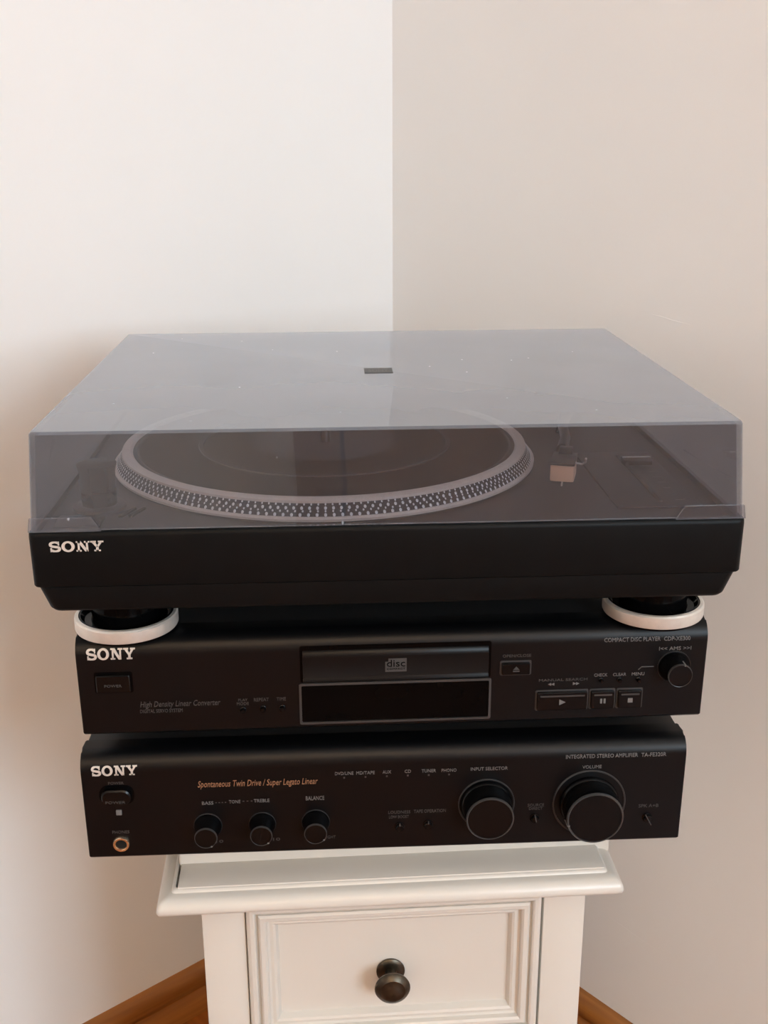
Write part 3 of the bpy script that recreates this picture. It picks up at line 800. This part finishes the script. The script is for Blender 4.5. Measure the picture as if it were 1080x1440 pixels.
# strobe dots round the slanted edge, four rows
bm = bmesh.new()
for t, n, r in ((.14, 180, .00098), (.40, 200, .00062), (.62, 190, .00092), (.88, 210, .00060)):
    rr = .1500 + (.1452 - .1500) * t; zz = tz(.0012 + .0076 * t)
    nrm = Vector((.0076, 0, .0048)).normalized()
    for i in range(n):
        a = 2 * PI * (i + (.5 if t > .5 else 0)) / n
        e = Vector((math.cos(a), math.sin(a), 0)); tg = Vector((-e.y, e.x, 0)); nn = e * nrm.x + Vector((0, 0, nrm.z)); up = nn.cross(tg)
        c0 = e * rr + Vector((0, 0, zz))
        vs_ = [bm.verts.new(c0 + (tg * math.cos(k * PI / 4) * r + up * math.sin(k * PI / 4) * r * 1.25) + nn * .00015) for k in range(8)]
        tp = bm.verts.new(c0 + nn * .0006)
        for k in range(8): bm.faces.new((vs_[k], vs_[(k + 1) % 8], tp))
sd = link('strobe_dots', bm, 'strobe_dot', pl); sd['kind'] = 'stuff'; sd['label'] = 'pale strobe dots around the platter edge'
# strobe tower with on/off dial at the front left
sx_, sy_ = -.1835, .058
lathe('strobe_base', [(0, tz(dk)), (.0165, tz(dk)), (.0165, tz(dk) + .002), (.0150, tz(dk) + .003), (0, tz(dk) + .003)], 'deck_black', tt, c=(sx_, sy_, 0))
lathe('power_dial', [(.0108, tz(dk) + .002), (.0112, tz(dk) + .012), (.0100, tz(dk) + .0125), (.0100, tz(dk) + .0140), (.0110, tz(dk) + .0145), (.0112, tz(dk) + .024), (.0124, tz(dk) + .0285), (.0126, tz(dk) + .0295), (.0110, tz(dk) + .0300), (0, tz(dk) + .0292)], 'gloss_black', tt, c=(sx_, sy_, 0))
for dx in (0, .006):
    o = box('speed_button', -.0013, .0013, -.009, .009, 0, .0022, 'gloss_black', tt, .0006)
    o.location = (-.1640 + dx, .045, tz(dk) - .0003); o.rotation_euler = (0, 0, math.radians(-22))
o = box('start_button', -.014, .014, -.010, .010, 0, .003, 'knob_black', tt, .001); o.location = (-.190, .026, tz(dk) - .0003)
# pitch slider panel on the right
box('pitch_panel', .1450, .2000, .0350, .1650, tz(dk) - .001, tz(dk) + .0012, 'deck_black', tt, .0006)
box('pitch_track', .1735, .1765, .0450, .1550, tz(dk), tz(dk) + .0016, 'gloss_black', tt)
bm = bmesh.new(); add_box(bm, -.0105, .0105, -.0050, .0050, 0, .0050, .001, 2); o = link('pitch_knob', bm, 'knob_black', tt, smooth=True); o.location = (.1830, .1330, tz(dk) + .0010)
box('pitch_knob_mark', -.0100, .0100, -.0006, .0006, .0049, .0053, 'silver_print', o)
bm = bmesh.new()
for i in range(9): add_box(bm, .186, .186 + (.006 if i % 4 == 0 else .004), .048 + i * .0128, .0486 + i * .0128, tz(dk) + .0011, tz(dk) + .0014)
s_ = link('pitch_scale', bm, 'dim_print', tt)
# tone arm, parked along the right side
ax_, ay_ = .1500, .2860
base = lathe('tonearm_base', [(0, tz(dk)), (.0300, tz(dk)), (.0300, tz(dk) + .004), (.0280, tz(dk) + .006), (.0240, tz(dk) + .007), (.0235, tz(dk) + .018), (.0210, tz(dk) + .020), (0, tz(dk) + .020)], 'dark_metal', tt, c=(ax_, ay_, 0))
for s in (-1, 1): box('gimbal_post', ax_ + s * .0135 - .002, ax_ + s * .0135 + .002, ay_ - .006, ay_ + .006, tz(dk) + .018, tz(.0400), 'dark_metal', tt, .001, 2)
AZ = tz(.0300)
bm = bmesh.new(); add_tube(bm, [(ax_, ay_ + .050, AZ), (ax_, ay_ + .010, AZ)], .0045, 16); link('rear_shaft', bm, 'arm_metal', tt, smooth=True)
bm = bmesh.new(); add_lathe(bm, [(0, 0), (.0150, 0), (.0165, .0015), (.0165, .020), (.0150, .0215), (.0110, .0215), (.0110, .0250), (0, .0250)], 'f', 48)
o = link('counterweight', bm, 'dark_metal', tt, smooth=True); o.location = (ax_, ay_ + .048, AZ)
hx, hy = .1190, .0890
arm = [(ax_, ay_ + .012, AZ), (ax_ - .001, ay_ - .03, AZ), (ax_ - .001, ay_ - .07, AZ - .002), (ax_ - .006, ay_ - .105, AZ - .004), (ax_ - .018, ay_ - .135, AZ - .007), (hx + .010, hy + .035, AZ - .010), (hx + .003, hy + .012, AZ - .012)]
bm = bmesh.new(); add_tube(bm, arm, [.0042, .0040, .0038, .0037, .0036, .0036, .0040], 12); link('tonearm_tube', bm, 'dark_metal', tt, smooth=True)
bm = bmesh.new(); add_box(bm, -.0082, .0082, -.016, .012, 0, .0020, .0006, 2); add_box(bm, -.0045, .0045, .006, .016, -.0010, .0055, .001, 2)
o = link('headshell', bm, 'dark_metal', tt, smooth=True); o.location = (hx, hy - .010, AZ - .0130); o.rotation_euler = (0, 0, math.radians(-17))
bm = bmesh.new(); add_box(bm, -.0078, .0078, -.0125, .0065, -.0120, -.0002, .0012, 2)
c_ = link('cartridge', bm, 'headshell_beige', o, smooth=True)
bm = bmesh.new(); add_tube(bm, [(.0080, -.010, .001), (.0125, -.012, .001), (.0150, -.016, .0035), (.0155, -.021, .0075)], .0007, 8); link('finger_lift', bm, 'brushed_silver', o, smooth=True)
bm = bmesh.new(); add_tube(bm, [(0, -.006, -.0115), (0, -.011, -.0150)], .0006, 8); link('stylus', bm, 'brushed_silver', o)
# arm rest post
lathe('arm_rest', [(.0050, tz(dk)), (.0042, tz(dk) + .003), (.0040, AZ - .008), (.0060, AZ - .0055), (0, AZ - .0045)], 'gloss_black', tt, n=24, c=(ax_ - .001, ay_ - .055, 0))
# hinges at the back
for px in (-.133, .133):
    bm = bmesh.new(); add_box(bm, px - .0140, px + .0140, .3440, .3560, tz(dk), tz(.0300), .0015, 2)
    link('hinge', bm, 'gloss_black', tt, smooth=True)
# smoked acrylic lid
bm = bmesh.new()
def lidl(w, y0, y1, r, z): return [(x, y, tz(z)) for x, y in rrect(-w / 2, w / 2, y0, y1, r, 4)]
t_ = .0026
zt = .0590
O = [lidl(.4275, .0022, .3600, .003, .0006), lidl(.4215, .0082, .3555, .003, zt - .0018), lidl(.4208, .0088, .3550, .003, zt - .0008), lidl(.4195, .0095, .3543, .0025, zt - .0001), lidl(.4180, .0104, .3534, .002, zt)]
I = [lidl(.4160, .0118, .3522, .0016, zt - t_), lidl(.4275 - 2 * t_, .0022 + t_, .3600 - t_, .0016, .0006)]
add_loops(bm, O, False, True); 
bm2 = bmesh.new(); add_loops(bm2, I, True, False)
me2 = bpy.data.meshes.new('tmp'); bm2.to_mesh(me2); bm2.free(); bm.from_mesh(me2); bpy.data.meshes.remove(me2)
bm.verts.ensure_lookup_table()
n = len(O[0]); a0 = 0; b0 = n * len(O) + n
for i in range(n):
    j = (i + 1) % n
    bm.faces.new((bm.verts[a0 + j], bm.verts[a0 + i], bm.verts[b0 + i], bm.verts[b0 + j]))
lid = link('lid', bm, 'smoked_acrylic', tt, smooth=True, angle=20)
lid['label'] = 'smoke-tinted clear acrylic lid'
# thickened grips at the lid's lower front corners
for s in (-1, 1):
    bm = bmesh.new()
    P = [(s * .2145, .0004), (s * .1720, .0004), (s * .1775, .0085), (s * .2135, .0085)]
    def lf(z): return .0022 + (z - .0006) / (zt - .0006) * .0062
    add_loops(bm, [[(x, lf(z) + .0001, tz(z)) for x, z in P], [(x, lf(z) - .0016, tz(z)) for x, z in P]])
    link('grip', bm, 'smoked_acrylic', lid)
# badge on the lid
def lpx(px, py):
    q = on_plane(px, py, Vector((0, 0, ZO + zt)), Vector((0, 0, 1))); return q.x, q.y
a, b, c, d = lpx(512, 521.5), lpx(552, 521.5), lpx(532, 518), lpx(532, 525)
bm = bmesh.new(); add_box(bm, a[0], b[0], d[1], c[1], tz(zt), tz(zt) + .0004, .0001, 1)
bd = link('lid_badge', bm, 'badge_grey', lid)
tm = text_mesh('SONY'); bm = bmesh.new(); bm.from_mesh(tm); xs = [v.co.x for v in bm.verts]; ys = [v.co.y for v in bm.verts]
for v in bm.verts:
    v.co = (a[0] + (b[0] - a[0]) * (.15 + .7 * (v.co.x - min(xs)) / (max(xs) - min(xs))), d[1] + (c[1] - d[1]) * (.25 + .5 * (v.co.y - min(ys)) / (max(ys) - min(ys))), tz(zt) + .0005)
link('lid_badge_lettering', bm, 'grey_print', bd)
